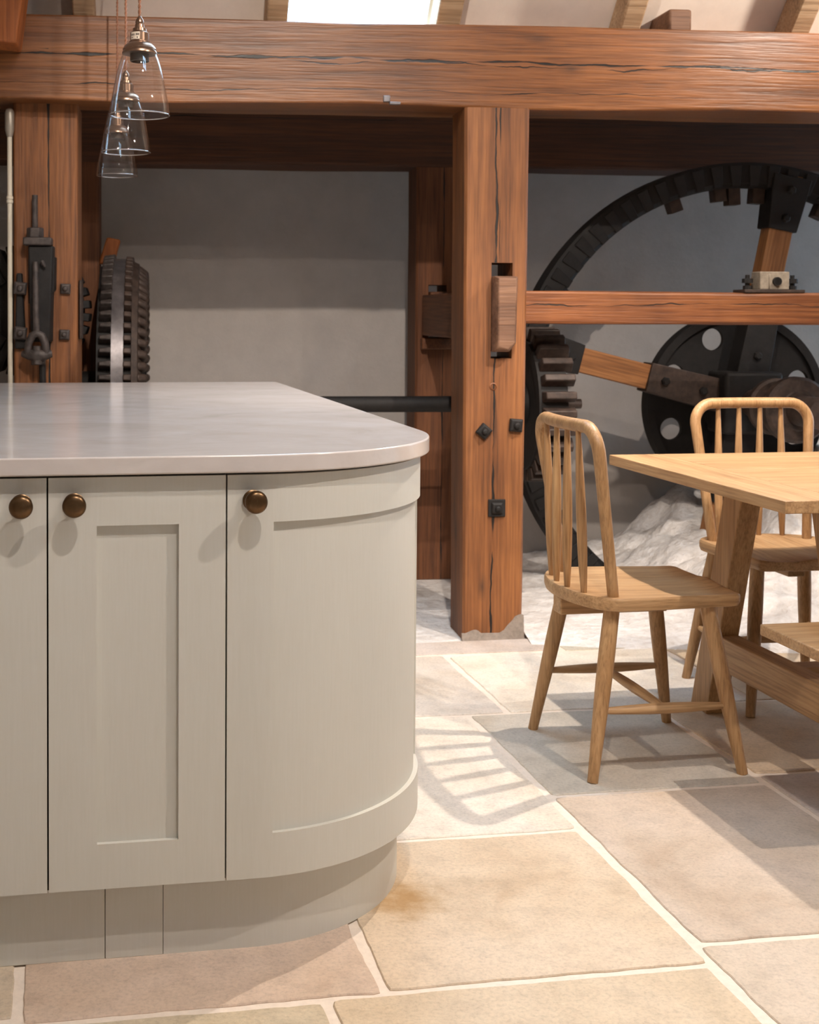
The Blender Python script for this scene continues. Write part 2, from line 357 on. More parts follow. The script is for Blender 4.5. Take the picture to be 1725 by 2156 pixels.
wf3 = struct(abbox(abbox(MB(), 4.68, 4.72, W3A, W3B, (W3L+W3H)/2-.02, (W3L+W3H)/2+.02), 4.68, 4.72, (W3A+W3B)/2-.02, (W3A+W3B)/2+.02, W3L, W3H).build('added_window_3', M_grey, None, 0)); abbox(MB(), 4.698, 4.702, W3A, W3B, W3L, W3H).build('pane', M_pane, wf3, 0)
struct(MB().hexa([AB(-3,-5.9,-.1),AB(4.6,-5.9,-.1),AB(4.6,-5.7,-.1),AB(-3,-5.7,-.1),AB(-3,-5.9,2.3),AB(4.6,-5.9,2.3),AB(4.6,-5.7,2.3),AB(-3,-5.7,2.3)]).build('wall_front', M_ceil, None, 0))
def roof2(a, s, n=0): return AB(a, -2.7-s*.7071-n*.7071, 5.142-s*.7071+n*.7071)
def slab2(mb, a0, a1, s0, s1, n0, n1):
    return mb.hexa([roof2(a0,s0,n0), roof2(a1,s0,n0), roof2(a1,s1,n0), roof2(a0,s1,n0), roof2(a0,s0,n1), roof2(a1,s0,n1), roof2(a1,s1,n1), roof2(a0,s1,n1)])
W2A, W2B, W2S, W2T = .5, 1.4, 1.2, 1.9  # unseen roof opening, added and sized for the overhead daylight fill
mb = MB(); slab2(mb, -3, 4.6, 0, W2S, 0, .1); slab2(mb, -3, 4.6, W2T, 4.3, 0, .1); slab2(mb, -3, W2A, W2S, W2T, 0, .1); slab2(mb, W2B, 4.6, W2S, W2T, 0, .1)
struct(mb.build('ceiling', M_ceil, None, 0))
mw, ms = (W2A+W2B)/2, (W2S+W2T)/2
wf2 = struct(slab2(slab2(MB(), mw-.03, mw+.03, W2S, W2T, .03, .09), W2A, W2B, ms-.03, ms+.03, .03, .09).build('added_window_2', M_grey, None, 0)); slab2(MB(), W2A, W2B, W2S, W2T, .05, .055).build('pane', M_pane, wf2, 0)
mb = MB(); slab(mb, WA0, WA0+.035, .0, 2.4, .05, .09); slab(mb, WA1-.035, WA1, .0, 2.4, .05, .09); slab(mb, WA0+.035, WA1-.035, 2.35, 2.4, .05, .09); slab(mb, WA0+.035, WA1-.035, -.05, -.01, .05, .09)
wf = struct(mb.build('window_1', M_grey, None, 0)); slab(MB(), WA0+.03, WA1-.03, -.02, 2.36, .068, .072).build('pane', M_pane, wf, 0)
# ------------------------------------------------------------------ timber frame
def FR(name, label, cat, a, b, z=0, group=None): return thing(name, label, cat, AB(a, b, z), FA, group)
t = FR('top_beam', 'long hewn brown beam with a split along it across the top', 'beam', -3, 0, 1.885)
timber(7.4, .25, .287, 1, .008, .006, 120).build('beam_body', M_top, t, 16)
nb = at(813, 210, 4.53); p = t.matrix_basis.inverted() @ nb
q = MB().box(p.x-.012, p.x+.012, -.012, .01, p.z-.01, p.z+.012); q.box(p.x+.01, p.x+.05, -.006, .01, p.z-.018, p.z-.008)
q.build('nail_plate', M_worn, t, 30, .002)
# main post with a through mortise
def post_with_slot(name, label, a, b, w, dp, H, slot, mat, taper=0):
    t = FR(name, label, 'post', a, b)
    x0, x1, z0, z1 = slot; e = .006
    mb = MB()
    def seg(xa, xb, za, zb):
        ca = .009
        n = max(1, int((zb-za)/.06)); rs = []
        for i in range(n+1):
            z = za+(zb-za)*i/n
            wx = lambda k: .003*noise.noise(Vector((k*5, z*2.2, a*9)))
            l = xa-taper*z/H*.5*(xa == 0)+wx(1)*(xa == 0); r = xb+taper*z/H*.5*(xb == w)+wx(2)*(xb == w)
            cl = ca if xa == 0 else .0005; cr = ca if xb == w else .0005
            rs.append([(l+cl,0,z),(r-cr,0,z),(r,cr,z),(r,dp-cr,z),(r-cr,dp,z),(l+cl,dp,z),(l,dp-cl,z),(l,cl,z)])
        mb.rings(rs)
    seg(0, w, -.01, z0); seg(0, x0, z0, z1); seg(x1, w, z0, z1); seg(0, w, z1, H)
    mb.build('post_body', mat, t, 16); return t
mp = post_with_slot('main_post', 'stout brown post with a mortise and projecting tenon beside the island', .66, 0, .216, .205, 1.885, (.092, .168, .998, 1.338), M_post, .018)
# mortar at the foot of the main post
rs = []
for i in range(61):
    x = -.004+.226*i/60; h = .014+.04*max(0, noise.noise(Vector((x*17, 3, 1)))+.25*math.sin(x*40))+(.05 if x > .15 else 0)*min(1, (x-.15)*25 if x > .15 else 0)
    rs.append([(x,-.012,-.01),(x,-.006,h*.5),(x,-.002,h),(x,.004,h),(x,.004,-.01)])
MB().rings(rs).build('mortar', simple('grey mortar', rgb(142,130,120), .95, 0, 70, .15, .6, .004), mp, 60)['label'] = 'rough grey mortar smeared around the post foot'
def sq_bolt(parent, x, z, s, rot, mat, d=.022, plate=0, y=0):
    mb = MB()
    if plate: mb.box(-plate, plate, -.008, 0, -plate, plate)
    r = [(1,1),(1,-1),(-1,-1),(-1,1)]
    mb.rings([[(a*s, 0, b*s) for a, b in r], [(a*s, -d*.7, b*s) for a, b in r], [(a*s*.72, -d, b*s*.72) for a, b in r]])
    mb.lathe([(s*.5, -d), (s*.5, -d-.008), (s*.3, -d-.012)], 12, ax='y')
    mb.xf(Matrix.Rotation(rot, 4, 'Y')); mb.xf(Matrix.Translation((x, y, z)))
    return mb.build('bolt', mat, parent, 30, .002)
def loc_of(t, px, py, Y): return t.matrix_basis.inverted() @ at(px, py, Y)
for px, py, s, r, pl in ((1019,908,.022,.7,0),(1088,896,.023,.08,0),(1047,1070,.020,.0,.031)):
    p = loc_of(mp, px, py, 4.55); sq_bolt(mp, p.x, p.z, s, r, M_iron, .02, pl)
p = loc_of(mp, 1040, 814, 4.55)
MB().lathe([(.0135, .001), (.0135, -.002), (.010, -.003), (.009, .004), (0.001, .004)], 20, (p.x, 0, p.z), 'y').build('peg', M_rail, mp)
# tie beam whose tenon comes through the post
tb = FR('tie_beam', 'dark tie beam whose tenon pokes through the main post', 'beam', .66, .0)
MB().box(.05, .17, .21, 1.025, 1.06, 1.235).build('beam_body', M_drky, tb, 30, .006)
rs = []
for i, y in enumerate((-.062, -.05, -.02, .08, .21)):
    e = (.010, .002, 0, 0, 0)[i]; lo = 1.030+(.05 if i < 2 else .03 if i == 2 else 0)*0; x0, x1 = .0945, .1655
    rs.append([(x0+e,y,1.022+e*2),(x1-e-(.018 if i < 3 else 0),y,1.022+e),(x1-e+(.006 if i < 3 else 0),y,1.055),(x1-e+(.010 if i < 3 else 0),y,1.29-e),(x0+e,y,1.29-e)])
MB().rings(rs).build('tenon', M_block, tb, 30, .003)['label'] = 'worn purplish end grain of the tenon'
# rail
r_ = FR('rail', 'orange-brown horizontal rail in front of the big gear wheel', 'rail', .88, .05, 1.121)
timber(2.6, .11, .117, 4, .006, .008, 60).build('rail_body', M_rail, r_, 16)
# bearing on the rail
bp = loc_of(r_, 1628, 612, 4.72)
bt = FR('bearing_block', 'pale iron bearing block bolted on top of the rail', 'bearing', .88+bp.x, .05, 1.238)
MB().box(-.115,.115,.0,.10,0,.012).build('base_plate', M_rust, bt, 30, .002)
MB().box(-.052,.060,.012,.085,.012,.078).box(-.02,-.014,.008,.02,.012,.07).build('body', simple('stone grey iron', rgb(150,138,122), .7, 0, 50, .2), bt, 30, .004)
MB().lathe([(.016,.0),(.016,.011),(.012,.0115),(.012,.0),(.012,-.0)], 16, (.01,0,.042), 'y').build('oil_hole', M_iron, bt)
for x in (-.085, .088):
    MB().lathe([(.016,.012),(.016,.026),(.009,.027),(.009,.036),(.02,.036),(.02,.052),(.008,.053),(.008,.066)], 10, (x,.045,0)).build('bolt', M_iron, bt)
# rear frame
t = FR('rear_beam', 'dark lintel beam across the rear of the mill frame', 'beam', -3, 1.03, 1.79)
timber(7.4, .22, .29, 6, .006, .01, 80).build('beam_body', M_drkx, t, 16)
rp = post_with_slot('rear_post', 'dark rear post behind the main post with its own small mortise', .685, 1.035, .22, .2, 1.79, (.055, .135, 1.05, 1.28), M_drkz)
MB().box(.058,.132,-.03,.1,1.055,1.25).box(.02,.20,-.045,-.001,1.0,1.05).box(.05,.2,-.06,-.001,1.10,1.22).build('tenon_block', M_drky, rp, 30, .006)
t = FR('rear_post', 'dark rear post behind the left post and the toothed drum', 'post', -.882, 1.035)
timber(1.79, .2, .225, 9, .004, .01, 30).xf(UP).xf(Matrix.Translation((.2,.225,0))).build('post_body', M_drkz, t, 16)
MB().hexa([(.195,.02,1.36),(.262,.02,1.36),(.262,.08,1.36),(.195,.08,1.36),(.232,.02,1.475),(.290,.02,1.465),(.290,.08,1.465),(.232,.08,1.475)]).build('wedge', M_brace, t, 30, .008)['label'] = 'bright orange timber wedge'
# left post
lp = FR('left_post', 'brown timber post at the left with an iron tensioner bolted on', 'post', -.933, .10)
timber(1.885, .226, .205, 11, .004, .009, 40).xf(UP).xf(Matrix.Translation((.226,.205,0))).build('post_body', M_postl, lp, 16)
for px, py in ((137,608),(135,705)):
    p = loc_of(lp, px, py, 4.50); sq_bolt(lp, p.x, p.z, .018, .04, M_iron2, .018)
p = loc_of(lp, 164, 655, 4.52)
MB().box(.2275,.236,.02,.12,p.z-.10,p.z+.11).build('side_strap', M_rust, lp, 30, .003)
# iron tensioner on the left post
p0 = loc_of(lp, 73, 410, 4.47)
te = FR('iron_tensioner', 'dark iron tensioner with threaded rod and shackle on the left post', 'ironwork', -.933, .10)
def zz(py): return loc_of(lp, 80, py, 4.47).z
def xx(px): return loc_of(lp, px, 600, 4.47).x
path = [(xx(73), -.03, zz(500)+.002*i*0+(zz(410)-zz(500))*i/40) for i in range(41)]
MB().tube(path, [.0095+.0012*(i % 2) for i in range(41)], 12).build('threaded_rod', M_iron2, te, 60)
MB().lathe([(.030,zz(500)),(.030,zz(481)),(.024,zz(479))], 6, (xx(74),-.035,0)).build('nut', M_iron2, te, 20, .002)
MB().box(xx(50), xx(110), -.07, 0, zz(517), zz(500)).build('collar', M_iron2, te, 30, .005)
MB().hexa([(xx(66),-.05,zz(720)),(xx(104),-.05,zz(720)),(xx(110),0,zz(720)),(xx(62),0,zz(720)),(xx(60),-.055,zz(517)),(xx(112),-.055,zz(517)),(xx(114),0,zz(517)),(xx(58),0,zz(517))]).build('body_plate', M_iron, te, 30, .006)
MB().hexa([(xx(62),-.03,zz(640)),(xx(113),-.03,zz(615)),(xx(117),0,zz(610)),(xx(57),0,zz(640)),(xx(60),-.03,zz(545)),(xx(114),-.03,zz(540)),(xx(118),0,zz(540)),(xx(56),0,zz(545))]).build('cheek_plate', M_iron, te, 30, .004)
MB().tube([(xx(76),-.066,zz(552)),(xx(76.5),-.07,zz(600)),(xx(77),-.072,zz(660)),(xx(79),-.075,zz(708))], [.010,.011,.011,.012], 10).build('link_bar', M_iron2, te, 60)
MB().tube([(xx(88),-.055,zz(556)),(xx(91),-.075,zz(552)),(xx(96),-.07,zz(562))], [.006,.007,.005], 8).build('hook', M_iron2, te, 60)
sh = [(xx(60),-.07,zz(745)),(xx(62),-.074,zz(722)),(xx(70),-.076,zz(706)),(xx(79),-.076,zz(701)),(xx(89),-.076,zz(706)),(xx(96),-.074,zz(722)),(xx(98),-.07,zz(745))]
MB().tube(sh, [.013,.014,.014,.014,.014,.014,.013], 10).build('shackle', M_iron2, te, 60)
mb = MB().tube([(xx(47),-.06,zz(745)),(xx(62),-.065,zz(746)),(xx(80),-.07,zz(748)),(xx(98),-.065,zz(746)),(xx(109),-.06,zz(744))], [.010,.019,.024,.019,.014], 10)
mb.tube([(xx(79),-.07,zz(728)),(xx(79),-.07,zz(766))], [.015,.018], 8); mb.tube([(xx(66),-.05,zz(760)),(xx(95),-.05,zz(760))], [.014,.014], 8)
mb.build('shackle_pin', M_iron2, te, 50)
MB().tube([(xx(88),-.03,zz(755)),(xx(89),-.03,zz(830))], .012, 10).build('lower_rod', M_iron, te)
mb = MB().hexa([(xx(30),-.02,zz(735)),(xx(52),-.02,zz(735)),(xx(54),0,zz(735)),(xx(28),0,zz(735)),(xx(34),-.02,zz(575)),(xx(44),-.02,zz(575)),(xx(46),0,zz(575)),(xx(32),0,zz(575))])
mb.build('back_strap', M_iron, te, 30, .004)
for py in (607, 702): sq_bolt(te, xx(42), zz(py), .022, .1, M_iron2, .02, 0, -.02)
# pipe with fitting
t = FR('conduit_pipe', 'slim cream pipe with a metal fitting left of the left post', 'pipe', -.945, -.012)
MB().tube([(0,0,0),(0,0,1.80)], .0085, 14).build('pipe', M_grey, t)
MB().lathe([(.0086,1.765),(.012,1.775),(.016,1.79),(.0165,1.85),(.012,1.862),(.004,1.866)], 16).build('fitting', M_lead, t)
MB().lathe([(.009,1.535),(.0115,1.537),(.0115,1.545),(.009,1.548),(.0115,1.551),(.0115,1.559),(.009,1.561)], 16).build('coupling', M_grey, t)
t.location = at(21.5, 700, 4.50)*1; t.location.z = 0
# rafters standing on the beam
raf = [(145,190),(548,597),(910,1000),(1312,1398),(1692,1790)]
names = ['pale rafter foot on the beam left of the pendant cords', 'grey rafter foot at the left side of the roof window', 'grey rafter foot at the right side of the roof window', 'brown rafter foot beside the dark square beam end', 'pale notched rafter foot at the far right end of the beam']
for (x0, x1), lb in zip(raf, names):
    a0 = at(x0, 45, 4.6).x+.02; a1 = at(x1, 45, 4.5).x
    w = max(.075, a1-a0-.03)
    t = FR('rafter', lb, 'rafter', a0*math.cos(FA)+.01, 0, SL)
    t.rotation_euler = (0, 0, FA)
    # profile in (b, z): foot on the beam, then up the slope just under the plaster
    pr = [(.10,0),(.262,0),(.262-3.4,3.4),(.08-3.4,3.4),(.065,.035)]
    mb = MB().rings([[(0, b, z) for b, z in pr], [(w, b, z) for b, z in pr]])
    o = mb.build('rafter_body', M_raft, t, 30, .006)
p = at(1437, 36, 4.72)
t = FR('beam_end', 'dark square timber end sitting on the long beam', 'timber', 1.40, .03, SL)
MB().box(0,.086,-.0,.2,0,.083).build('block', M_block, t, 30, .01)
# strut in the upper left corner, against the beam face
t = FR('roof_strut', 'orange slanting strut at the top left corner', 'strut', -1.07, -.10, 2.04)
MB().hexa([(-.07,-.06,.02),(.18,-.06,0),(.18,.098,0),(-.07,.098,.02),(.06,-.06,1.0),(.31,-.06,1.0),(.31,.098,1.0),(.06,.098,1.0)]).build('strut_body', M_brace, t, 30, .008)
t = FR('iron_bracket', 'small black iron bracket under the slanting strut', 'bracket', -1.06, -.001, 1.96)
MB().box(.0,.075,-.03,0,.045,.08).tube([(.03,-.02,.06),(.035,-.025,.03),(.055,-.02,.0)], .006, 8).tube([(.055,-.02,.06),(.06,-.02,.02)], .005, 8).build('bracket', M_iron, t, 30, .003)
# ------------------------------------------------------------------ mill gears
def gear_thing(name, label, a, b, z): return FR(name, label, 'gear', a, b, z)
GC = AB(0, 0)
wc = at(1560, 845, 5.45)
ga = (wc.x-OF.x)*math.cos(FA)+(wc.y-OF.y)*math.sin(FA); gb = -(wc.x-OF.x)*math.sin(FA)+(wc.y-OF.y)*math.cos(FA)
gw = gear_thing('great_gear_wheel', 'huge dark gear wheel with timber arms behind the rail', ga, gb, wc.z)
R = 1.008
MB().lathe([(R-.012,-.05),(R,-.045),(R,.06),(R-.10,.06),(R-.105,-.02),(R-.085,-.05)], 120, ax='y', loop=True, cap=False).build('rim', M_iron, gw, 40)
cog = MB().hexa([(-.018,-.052,-.100),(.018,-.052,-.100),(.018,.0,-.100),(-.018,.0,-.100),(-.026,-.062,-.012),(.026,-.062,-.012),(.026,.0,-.012),(-.026,.0,-.012)]).build('cog', M_iron, gw, 30, .003)
NC = 74
for k in range(NC):
    a = 2*PI*k/NC+.02; M = Matrix.Rotation(a, 4, 'Y') @ Matrix.Translation((0, 0, R))
    o = cog if k == 0 else clone(cog, gw); o.matrix_local = M
shank = None
for a in (80, 86, 93, 97, 62, 67, 56, 110, 150, 172):                # cog shanks poking through inside the rim
    M = Matrix.Rotation(PI/2-math.radians(a), 4, 'Y') @ Matrix.Translation((0, 0, R-.105-random.uniform(.02, .05)))
    if not shank: shank = MB().box(-.026,.026,-.01,.05,-.03,.045).build('cog_shank', M_rust, gw, 30, .003); o = shank
    else: o = clone(shank, gw)
    o.matrix_local = M
for k, deg in enumerate((79, 166, 259, 346)):
    A = Matrix.Rotation(-math.radians(deg), 4, 'Y')                    # local +x runs out along the arm
    arm = MB().box(.15, R-.03, -.05, .03, -.052, .052).build('arm', M_armx, gw, 30, .004); arm.matrix_local = A
    so = MB().hexa([(.10,-.065,-.07),(.44,-.065,-.062),(.44,.045,-.062),(.10,.045,-.07),(.10,-.065,.07),(.44,-.065,.062),(.44,.045,.062),(.10,.045,.07)]).build('hub_socket', M_rust if k == 1 else M_iron, arm, 30, .004)
    MB().hexa([(R-.27,-.065,-.063),(R-.04,-.065,-.085),(R-.04,.045,-.085),(R-.27,.045,-.063),(R-.27,-.065,.063),(R-.04,-.065,.085),(R-.04,.045,.085),(R-.27,.045,.063)]).build('rim_socket', M_iron, arm, 30, .004)
    for x in (.2, .37, R-.22, R-.10): MB().lathe([(.018,-.065),(.018,-.078),(.012,-.084)], 6, (x,0,0), 'y').build('bolt', M_iron, arm)
MB().box(-.125,.125,-.13,.06,-.13,.13).build('hub', M_iron, gw, 30, .015)
MB().lathe([(.06,-.70),(.06,.62)], 28, ax='y').build('axle', M_rust, gw)
MB().lathe([(.06,-.335),(.105,-.335),(.115,-.325),(.115,-.30),(.085,-.29),(.085,-.24),(.06,-.235)], 36, ax='y').build('axle_ring', M_rust, gw)
MB().lathe([(.05,-.52),(.075,-.52),(.08,-.515),(.118,-.51),(.13,-.495),(.13,-.46),(.09,-.44),(.09,-.40),(.06,-.395)], 36, ax='y').build('axle_ring', M_rust, gw)
# pierced disc wheel behind it
dc = at(1545, 852, 5.62)
da = (dc.x)*math.cos(FA)+(dc.y-OF.y)*math.sin(FA); db = -(dc.x)*math.sin(FA)+(dc.y-OF.y)*math.cos(FA)
dw = gear_thing('disc_wheel', 'dark disc wheel pierced with round holes behind the timber arm', da, db, dc.z)
cu = bpy.data.curves.new('web', 'CURVE'); cu.dimensions = '2D'; cu.fill_mode = 'BOTH'; cu.extrude = .012
def circ(cx, cy, r, n=40):
    s = cu.splines.new('POLY'); s.points.add(n-1); s.use_cyclic_u = True
    for k in range(n): s.points[k].co = (cx+r*math.cos(2*PI*k/n), cy+r*math.sin(2*PI*k/n), 0, 1)
DR = .40
circ(0, 0, DR, 96)
for k in range(8):
    a = math.radians(20+45*k); circ(.305*math.cos(a), .305*math.sin(a), .048)
tmp = bpy.data.objects.new('tmp', cu); C.objects.link(tmp); bpy.context.view_layer.update()
me = bpy.data.meshes.new_from_object(tmp.evaluated_get(bpy.context.evaluated_depsgraph_get())); bpy.data.objects.remove(tmp)
me.materials.clear(); me.materials.append(M_iron)
web = bpy.data.objects.new('web', me); C.objects.link(web); web.parent = dw; web.rotation_euler = (PI/2, 0, 0)
MB().lathe([(DR-.03,-.035),(DR+.004,-.035),(DR+.004,.035),(DR-.03,.035)], 96, ax='y', loop=True, cap=False).build('rim', M_iron, dw)
MB().lathe([(.07,-.06),(.13,-.055),(.15,-.02),(.15,.03),(.07,.04)], 36, ax='y', loop=True, cap=False).build('hub', M_iron, dw)
# lay shaft along the frame, and its pinion meshing with the great wheel
SB = .40; sz = at(820, 851, 4.93).z
t = gear_thing('lay_shaft', 'black iron shaft running level behind the island end', 0, SB, sz); t['category'] = 'shaft'
MB().tube([(-.1,0,0),(.95,0,0)], .031, 24).build('shaft', M_iron, t)
MB().tube([(.95,0,0),(1.215,0,0)], .019, 20).build('shaft_end', M_rust, t)
MB().lathe([(.031,.72),(.04,.723),(.04,.80),(.031,.803)], 24, ax='x').build('collar', M_iron, t)
pg = gear_thing('pinion_gear', 'toothed iron pinion just right of the main post', .985, SB, sz)
PR = .255
MB().lathe([(.033,-.02),(.08,-.02),(.085,.0),(PR-.05,.0),(PR-.045,-.01),(PR,-.01),(PR,.10),(PR-.045,.10),(PR-.05,.03),(.085,.035),(.08,.09),(.033,.09)], 64, ax='x', loop=True, cap=False).build('rim', M_iron, pg)
tooth = MB().hexa([(0,-.021,-.004),(.125,-.021,-.004),(.125,.021,-.004),(0,.021,-.004),(.004,-.013,.045),(.12,-.013,.045),(.12,.013,.045),(.004,.013,.045)]).build('tooth', M_rust, pg, 30, .004)
NT_ = 27
for k in range(NT_):
    o = tooth if k == 0 else clone(tooth, pg); o.matrix_local = Matrix.Rotation(2*PI*k/NT_, 4, 'X') @ Matrix.Translation((0, 0, PR))
# left toothed drum
tdp = Vector((-.735, 5.32, .86))
ta = tdp.x*math.cos(FA)+(tdp.y-OF.y)*math.sin(FA); tbb = -tdp.x*math.sin(FA)+(tdp.y-OF.y)*math.cos(FA)
td = gear_thing('toothed_drum', 'dark toothed drum with a worn steel band right of the left post', ta, tbb, .86)
DR2 = .505
MB().lathe([(.06,0),(.1,0),(.1,.05),(DR2-.06,.05),(DR2-.05,-.005),(DR2-.02,-.005),(DR2-.02,.145),(DR2-.06,.15),(.06,.15)], 96, ax='x', loop=True, cap=False).build('drum', M_iron, td)
MB().lathe([(DR2-.02,.052),(DR2+.012,.052),(DR2+.012,.098),(DR2-.02,.098)], 96, ax='x', loop=True, cap=False).build('steel_band', M_worn, td)
MB().lathe([(DR2-.06,.128),(DR2+.0,.128),(DR2-.01,.15),(DR2-.06,.165)], 96, ax='x', loop=True, cap=False).build('flange', M_rust, td)
n1 = 64
ta_ = MB().hexa([(.002,-.013,-.02),(.052,-.014,-.02),(.052,.014,-.02),(.002,.013,-.02),(.008,-.008,.024),(.052,-.011,.030),(.052,.011,.030),(.008,.008,.024)]).build('tooth', M_iron2, td, 30, .004)
tb_ = MB().hexa([(.098,-.014,-.02),(.13,-.014,-.02),(.13,.014,-.02),(.098,.014,-.02),(.098,-.011,.022),(.128,-.011,.018),(.128,.011,.018),(.098,.011,.022)]).build('tooth', M_rust, td, 30, .004)
tc_ = MB().hexa([(.15,-.019,-.10),(.185,-.015,-.095),(.185,.015,-.095),(.15,.019,-.10),(.15,-.019,-.015),(.19,-.014,-.045),(.19,.014,-.045),(.15,.019,-.015)]).build('cog', M_rust, td, 30, .01)
for k in range(n1):
    M = Matrix.Rotation(2*PI*k/n1, 4, 'X') @ Matrix.Translation((0, 0, DR2))
    for src in (ta_, tb_, tc_):
        o = src if k == 0 else clone(src, td); o.matrix_local = M
MB().tube([(-.3,0,0),(.18,0,0)], .05, 20).build('axle', M_iron, td)
# small dark cog wheel behind the left post
sg = gear_thing('small_cog_wheel', 'black ribbed cog wheel half hidden behind the left post', -.945, .62, 1.16)
MB().lathe([(.03,-.08),(.2,-.08),(.225,-.07),(.225,.08),(.03,.08)], 60, ax='y', loop=True, cap=False).build('wheel', M_iron, sg)
rib = MB().hexa([(-.013,-.10,-.10),(.013,-.10,-.10),(.013,.08,-.10),(-.013,.08,-.10),(-.016,-.09,.028),(.016,-.09,.028),(.016,.08,.028),(-.016,.08,.028)]).build('cog', M_iron, sg, 30, .004)
for k in range(30):
    o = rib if k == 0 else clone(rib, sg); o.matrix_local = Matrix.Rotation(2*PI*k/30, 4, 'Y') @ Matrix.Translation((0, 0, .225))
# ------------------------------------------------------------------ kitchen island
CU, CV, MID = .335, 2.645, -.025                                   # centre of the corner curve; doors meet at MID
ZD0, ZD1 = .146, .873
def plan(front, R, u0, u1, deg1=90.0, tail=0.0, n=40, mirror=False):
    """outline running right along the front from u0 to u1, then round the corner; each point with its outward normal"""
    pts = [(u0, front, 0, -1)]
    if u1 > u0 + 1e-6:
        for i in range(1, 5): pts.append((u0+(u1-u0)*i/4, front, 0, -1))
    if deg1 > 0:
        for i in range(1, n+1):
            a = math.radians(deg1*i/n); pts.append((CU+R*math.sin(a), CV-R*math.cos(a), math.sin(a), -math.cos(a)))
    if tail: pts.append((CU+R, CV+tail, 1, 0))
    if mirror: pts = [(2*MID-u, v, -nu, nv) for u, v, nu, nv in pts]
    return pts
def slab_on(mb, pts, o0, o1, z0, z1):
    rs = []
    for u, v, nu, nv in pts:
        rs.append([(u+nu*o0, v+nv*o0, z0), (u+nu*o1, v+nv*o1, z0), (u+nu*o1, v+nv*o1, z1), (u+nu*o0, v+nv*o0, z1)])
    return mb.rings(rs)
VF, RD = 2.24, .405
def knob(parent, u, v, z, rot=0):
    mb = MB().lathe([(.0175,.0),(.0185,-.002),(.0185,-.004),(.016,-.006),(.0085,-.008),(.0075,-.014),(.0095,-.019),(.0165,-.022),(.0198,-.026),(.0205,-.030),(.0195,-.034),(.0155,-.0375),(.009,-.0392),(.002,-.0396)], 40, ax='y')
    o = mb.build('knob', M_brass, parent, 50); o.location = (u, v, z); o.rotation_euler = (0, 0, rot); return o
def flat_door(parent, u0, u1, kn):
    w = .083; mb = MB()
    y0, y1 = VF, VF+.022
    mb.box(u0, u0+w, y0, y1, ZD0, ZD1); mb.box(u1-w, u1, y0, y1, ZD0, ZD1)
    mb.box(u0+w, u1-w, y0, y1, ZD1-.085, ZD1); mb.box(u0+w, u1-w, y0, y1, ZD0, ZD0+.080)
    d = mb.build('door', M_paint, parent, 30)
    MB().box(u0+w-.004, u1-w+.004, y0+.0095, y1-.002, ZD0+.076, ZD1-.081).build('door_panel', M_paint, d, 30)
    knob(d, kn, VF, .828); return d
isl = thing('base_cabinet', 'sage grey double-door base cabinet left of the curved one', 'cabinet', (0,0,0), ISL)
BACK = 4.49
MB().box(-.336, .2865, VF+.024, BACK, .14, .878).build('carcass', M_gap, isl, 30)
flat_door(isl, -.334, -.0265, -.069); flat_door(isl, -.0235, .2855, .0205)
MB().box(-.336, .0745, 2.282, 2.30, .0, .14).build('plinth_board', M_paint, isl, 30, .0008)
MB().box(.0755, .1785, 2.2812, 2.30, .0, .14).build('plinth_board', M_paint, isl, 30, .0008)
